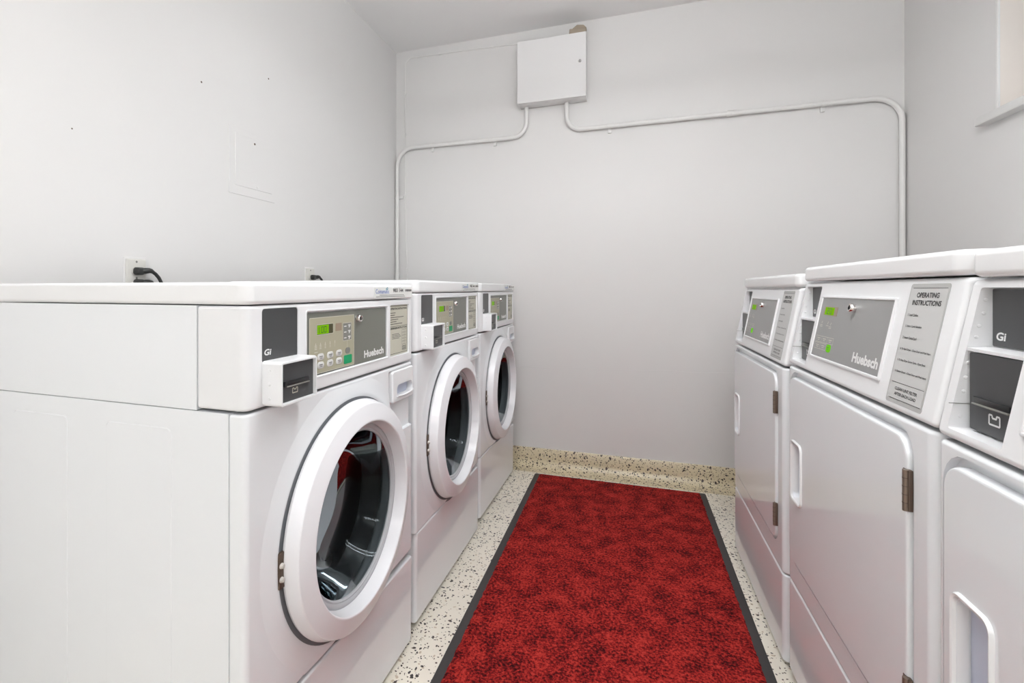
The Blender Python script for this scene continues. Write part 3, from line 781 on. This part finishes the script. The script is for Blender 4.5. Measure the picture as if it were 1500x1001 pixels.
# ------------------------------------------------------------------ red mat
mx0, mx1, my0, my1 = -0.489, 0.372, 0.35, 2.829
mc = ((mx0 + mx1) / 2, (my0 + my1) / 2)
hx, hy = (mx1 - mx0) / 2, (my1 - my0) / 2
mt = MB().rr(-hx, hx, -hy, hy, 0.012, [(0, 0.0), (0.0005, 0.0015), (0.004, 0.0028)], seg=4)
mo = mt.build('floor_mat', M['rubber'])
mo.location = (mc[0], mc[1], 0)
tag(mo, 'long red carpet mat with black rubber edging on the speckled floor', 'mat')
cp = MB(); nx, ny = 90, 240
ex, ey = hx - 0.027, hy - 0.008
random.seed(11)
grid = []
for j in range(ny + 1):
    row = []
    for i in range(nx + 1):
        x = -ex + 2 * ex * i / nx; y = -ey + 2 * ey * j / ny
        edge = i in (0, nx) or j in (0, ny)
        if i in (0, nx): x += random.uniform(-0.0016, 0.0016)
        z = 0.0026 if edge else 0.0070 + random.uniform(-0.0010, 0.0010)
        row.append(cp.bm.verts.new((x, y, z)))
    grid.append(row)
for j in range(ny):
    for i in range(nx):
        cp.bm.faces.new((grid[j][i], grid[j][i + 1], grid[j + 1][i + 1], grid[j + 1][i]))
cp.build('carpet_pile', M['carpet'], mo, angle=180)

# ------------------------------------------------------------------ things on the back wall
BX0, BX1, BZ0, BZ1, BD = -0.592, -0.2125, 2.0895, 2.441, 0.10
eb = thing('electrical_box', 'grey-white painted metal electrical box high on the back wall', 'electrical box', ((BX0 + BX1) / 2, D, BZ0))
ox = (BX0 + BX1) / 2
def L(a): return (a[0] - ox, a[1] - D, a[2] - BZ0)
MB().box(L((BX0 + 0.003, D - BD + 0.012, BZ0 + 0.002)), L((BX1 - 0.003, D, BZ1 - 0.002)), 0.002).build('box_body', M['paintedsteel'], eb)
bdoor = MB().box(L((BX0, D - BD, BZ0)), L((BX1, D - BD + 0.014, BZ1)), 0.003).build('box_door', M['paintedsteel'], eb)
BK = Matrix(((1, 0, 0, 0), (0, 0, -1, 0), (0, 1, 0, 0), (0, 0, 0, 1)))   # u=x, v=z, n=-y
lk = L((-0.245, D - BD, 2.283))
MB().lathe([(0.0001, 0), (0.009, 0), (0.009, 0.002), (0.007, 0.004), (0.0001, 0.004)], Matrix.Translation(lk) @ BK, seg=16).build('latch', M['chrome'], bdoor)
MB().box((-0.002, -0.0065, 0.0038), (0.002, 0.0065, 0.007), 0.0005, mat=Matrix.Translation(lk) @ BK).build('latch_slot', M['gasket'], bdoor)
for kx in (0.05, 0.16, 0.285, 0.33):
    MB().lathe([(0.014, 0.0), (0.014, 0.0015), (0.012, 0.002)], Matrix.Translation(L((BX0 + kx, D - 0.05, BZ0 + 0.002))) @ Matrix.Rotation(pi, 4, 'X'), seg=18, cap1=True).build('knockout', M['paintedsteel'], eb)

cb = MB().box((-0.045, -0.035, 0), (0.045, 0.030, 0.030), 0.003, mat=Matrix.Rotation(0.15, 4, 'Z'))
cb.prism([(-0.03, 0.030), (0.0, 0.052), (0.035, 0.046), (0.05, 0.030)], -0.03, 0.012, 0.001)
cbo = cb.build('brown_lump', M['cardboard'])  # brown cardboard-coloured lump on the box
cbo.location = (-0.262, D - 0.055, BZ1 - 0.002)
tag(cbo, 'small brown lump lying on top of the electrical box', 'lump')

def arc_path(pts, r, n=8):
    """poly-line with rounded corners"""
    P_ = [Vector(p) for p in pts]; out = [P_[0]]
    for a, b, c in zip(P_, P_[1:], P_[2:]):
        u = (a - b).normalized(); v = (c - b).normalized()
        ang = u.angle(v); d = min(r / math.tan(ang / 2), (a - b).length * 0.49, (c - b).length * 0.49)
        rr_ = d * math.tan(ang / 2)
        ce = b + (u + v).normalized() * (rr_ / sin(ang / 2))
        s = b + u * d - ce; e = b + v * d - ce
        tot = s.angle(e)
        for k in range(n + 1):
            f = k / n
            q = (s * sin((1 - f) * tot) + e * sin(f * tot)) / sin(tot)
            out.append(ce + q)
    out.append(P_[-1])
    return out

YC = D - 0.0205
def conduit(label, pts, straps, couplings, loc):
    t = thing('conduit', label, 'conduit', loc, group='painted conduits on the back wall')
    o = Vector(loc)
    path = []
    for i in range(len(pts)):
        path.append(Vector(pts[i]) - o)
    MB().tube(arc_path(path, 0.115, 12), 0.0118, seg=14).build('pipe', M['pipe'], t)
    for (x, z, horiz) in straps:
        m_ = MB()
        mat = Matrix.Translation(Vector((x, YC, z)) - o)
        if horiz: mat = mat @ Matrix.Rotation(pi / 2, 4, 'Y')
        m_.lathe([(0.0118, -0.008), (0.0136, -0.008), (0.0136, 0.008), (0.0118, 0.008)], mat, seg=14)
        a = (-0.009, 0.010, -0.034) if horiz else (-0.034, 0.010, -0.009)
        b = (0.009, 0.0205, 0.0) if horiz else (0.0, 0.0205, 0.009)
        if not horiz: a, b = (0.0, 0.010, -0.008), (0.034, 0.0205, 0.008)
        m_.box(a, b, 0.001, mat=Matrix.Translation(Vector((x, YC, z)) - o))
        m_.build('strap', M['pipe'], t)
    for (x, z, horiz) in couplings:
        m_ = MB(); mat = Matrix.Translation(Vector((x, YC, z)) - o)
        if horiz: mat = mat @ Matrix.Rotation(pi / 2, 4, 'Y')
        m_.lathe([(0.0118, -0.024), (0.0150, -0.024), (0.0150, -0.004), (0.0138, -0.003), (0.0138, 0.003), (0.0150, 0.004), (0.0150, 0.024), (0.0118, 0.024)], mat, seg=14)
        for s in (-0.013, 0.013):
            q = Vector((x + (s if horiz else 0), YC - 0.004, z + (0.014 if horiz else s))) - o
            m_.lathe([(0.004, 0), (0.004, 0.005), (0.0001, 0.005)], Matrix.Translation(q), seg=8)
        m_.build('coupling', M['pipe'], t)
    return t
conduit('painted conduit running left from the electrical box and down the left corner',
        [(-0.5535, YC, BZ0 + 0.006), (-0.5535, YC, 1.9235), (XL + 0.016, YC, 1.9265), (XL + 0.016, YC, 0.118)],
        [(-0.745, 1.9238, True), (-1.145, 1.9255, True), (XL + 0.016, 1.617, False)], [(XL + 0.016, 1.118, False)], (-0.5535, D, BZ0))
conduit('painted conduit running right from the electrical box and down the right corner',
        [(-0.3235, YC, BZ0 + 0.006), (-0.3235, YC, 1.9330), (1.209, YC, 1.9365), (1.209, YC, 0.118)],
        [(-0.092, 1.9335, True), (0.90, 1.9358, True)], [(0.505, 1.935, True)], (-0.3235, D, BZ0))
# thin cable from the box along the ceiling and down the left corner
o = Vector((-0.60, D, 2.48))
cw = [Vector(p) - o for p in ((BX0 + 0.02, D - 0.004, 2.476), (-0.85, D - 0.004, 2.4885), (-1.30, D - 0.004, 2.4995), (-1.334, D - 0.004, 2.47), (-1.334, D - 0.004, 1.95), (-1.3325, D - 0.004, 1.6), (-1.327, D - 0.004, 1.35), (-1.321, D - 0.004, 1.2), (-1.318, D - 0.004, 0.35))]
ct = thing('cable', 'thin painted cable looping from the electrical box down beside the left conduit', 'cable', tuple(o))
MB().tube(arc_path(cw, 0.03, 5), 0.0038, seg=8).build('wire', M['pipe'], ct)
for x, z in ((-0.76, 2.4845), (-1.10, 2.4945), (-1.334, 2.28), (-1.334, 2.02), (-1.333, 1.63), (-1.3195, 1.16)):
    q = Vector((x, D - 0.004, z)) - o
    MB().box((q.x - 0.006, q.y - 0.0045, q.z - 0.006), (q.x + 0.006, q.y + 0.004, q.z + 0.006), 0.001).build('clip', M['pipe'], ct)

# ------------------------------------------------------------------ things on the left wall
LWF = lambda y, z: Matrix.Translation((XL, y, z)) @ FRONT     # u=+y, v=z, n=+x
ap = thing('access_panel', 'square access cover painted over on the left wall', 'access panel', (XL, 1.6235, 1.395))
A = FRONT
MB().rr(-0.1285, 0.1285, 0.0, 0.255, 0.003, [(0, -0.002), (0.0, 0.0014), (0.0010, 0.0026)], A).build('panel_rim', M['wall'], ap, angle=12)
MB().rr(-0.0975, 0.109, 0.034, 0.232, 0.003, [(0, 0.0020), (0.0, 0.0036), (0.0010, 0.0046)], A).build('panel_cover', M['wall'], ap, angle=12)
MB().lathe([(0.0001, 0.0010), (0.0038, 0.0008), (0.0045, 0)], A @ Matrix.Translation((0.005, 0.214, 0.0046)), seg=12).build('screw', M['hinge'], ap)
MB().lathe([(0.0001, 0.0012), (0.0045, 0.0008), (0.0055, 0)], A @ Matrix.Translation((0.020, 0.045, 0.0046)), seg=12).build('screw', M['trimwhite'], ap)

def outlet(label, y, ztop, w=0.064):
    t = thing('wall_outlet', label, 'outlet', (XL, y, ztop - 0.114), group='duplex outlets on the left wall')
    MB().rr(-w / 2 - 0.006, w / 2 + 0.006, -0.006, 0.120, 0.003, [(0, 0), (0.0005, 0.002), (0.001, 0.0025)], A).build('back_box', M['wall'], t)
    MB().rr(-w / 2, w / 2, 0, 0.114, 0.003, [(0, 0.002), (0, 0.005), (0.002, 0.0072)], A).build('cover_plate', M['outlet'], t)
    for z in (0.078, 0.036):
        MB().rr(-0.017, 0.017, z - 0.0145, z + 0.0145, 0.012, [(0, 0.006), (0, 0.0085), (0.0006, 0.009)], A).build('socket', M['outlet'], t)
    for z in (0.106, 0.057):
        MB().lathe([(0.0001, 0.001), (0.003, 0.0008), (0.0035, 0)], A @ Matrix.Translation((0, z, 0.0072)), seg=10).build('screw', M['keyg'], t)
    return t
outlet('near duplex outlet on the left wall above the nearest washer', 1.117, 1.125)
outlet('far duplex outlet on the left wall, above the gap beside the middle washer', 1.998, 1.130)

def plug(label, y, z, k=0.0, drop=0.45):
    t = thing('power_plug', label, 'plug', (XL + 0.009, y, z), group='black plugs in the wall outlets')
    MB().rr(-0.0145, 0.0145, -0.0115, 0.0115, 0.008, [(0.002, 0.0), (0, 0.003), (0.0005, 0.014), (0.004, 0.020)], A, seg=5).build('plug_body', M['cord'], t)
    # grip turns sideways along the wall, then the cord drops behind the washer
    MB().tube([(0.011, 0.004, -0.001), (0.016, 0.014, 0.001), (0.018, 0.024, 0.002), (0.018, 0.033, 0.001), (0.018, 0.040, -0.003)], [0.0085, 0.0095, 0.0085, 0.0070, 0.0052], seg=10).build('strain_relief', M['cord'], t)
    MB().tube([(0.018, 0.038, -0.002), (0.019, 0.047 - k, -0.008), (0.020, 0.057 - k, -0.019), (0.020, 0.066 - k, -0.034), (0.020, 0.072 - k, -0.055), (0.020, 0.075 - k, -0.09), (0.020, 0.076 - k, -0.2), (0.020, 0.076 - k, -drop)], 0.0053, seg=10).build('cord', M['cord'], t)
    return t
plug('upper black plug in the near outlet, cord curving down behind the washer', 1.117, 1.089)
plug('lower black plug in the near outlet, mostly hidden behind the washer lid', 1.117, 1.0535, 0.015)
plug('black plug in the far outlet, cord curving down behind the washer', 2.006, 1.090)

# ------------------------------------------------------------------ added tube lamps, unseen, to brighten walls and ceiling
def lamp(x, y, label):
    t = thing('added_tube_light', label, 'added light', (x, y, HC), group='added unseen tube lamps hung over the aisle')
    MB().box((-0.62, -0.03, -0.385), (0.62, 0.03, -0.35), 0.004).build('added_batten', M['grille'], t)
    for q in (-0.45, 0.45):
        MB().tube([(q, 0, 0), (q, 0, -0.352)], 0.005, seg=8).build('hanger', M['grille'], t)
    for q in (-0.065, 0.065):
        MB().tube([(-0.59, q, -0.40), (0.59, q, -0.40)], 0.019, seg=14).build('added_tube', M['lamp'], t)
    for q in (-0.605, 0.605):
        MB().box((q - 0.016, -0.09, -0.425), (q + 0.016, 0.09, -0.377), 0.003).build('end_cap', M['grille'], t)
LAMP_E = 49.0
M['lamp'].node_tree.nodes['Emission'].inputs[1].default_value = LAMP_E
lamp(0.05, 0.95, 'added unseen tube lamp hung from the ceiling over the middle of the aisle')
lamp(0.05, -1.25, 'added unseen tube lamp hung from the ceiling over the floor behind the aisle')

# ------------------------------------------------------------------ daylight
w = bpy.data.worlds.new('World'); SC.world = w; w.use_nodes = True
bg = w.node_tree.nodes['Background']
bg.inputs[0].default_value = (0.86, 0.93, 1.0, 1); bg.inputs[1].default_value = 2.0

# flat panels keep flat reflections: weight the smooth normals by face area
for o in bpy.data.objects:
    if o.type == 'MESH' and o.name.split('.')[0] in ('cabinet', 'front_panel', 'kick_panel', 'lower_panel', 'console', 'side_panel', 'lid', 'card_reader', 'box_door',
                                                     'dispenser_drawer', 'control_panel', 'panel_frame', 'reader_face', 'badge_panel', 'door'):
        if o.name.split('.')[0] == 'door' and len(o.parent['category']) > 6:
            continue                                   # the washers' round doors
        md = o.modifiers.new('flat', 'WEIGHTED_NORMAL'); md.keep_sharp = True; md.weight = 50

# ------------------------------------------------------------------ camera
cd = bpy.data.cameras.new('Camera'); cam = bpy.data.objects.new('Camera', cd); C.objects.link(cam)
cd.sensor_fit = 'HORIZONTAL'; cd.sensor_width = 36.0; cd.lens = 738.92 / 1500 * 36
cd.shift_x = (750 - 660) / 1500; cd.shift_y = -(500.5 - 423.62) / 1500
cd.clip_start = 0.02
cam.location = (0, 0, EYE); cam.rotation_euler = (pi / 2, 0, radians(19.3196))
SC.camera = cam

vs = SC.view_settings
vs.view_transform = 'Standard'; vs.look = 'None'; vs.gamma = 1.0; vs.use_curve_mapping = False
vs.exposure = 0.0
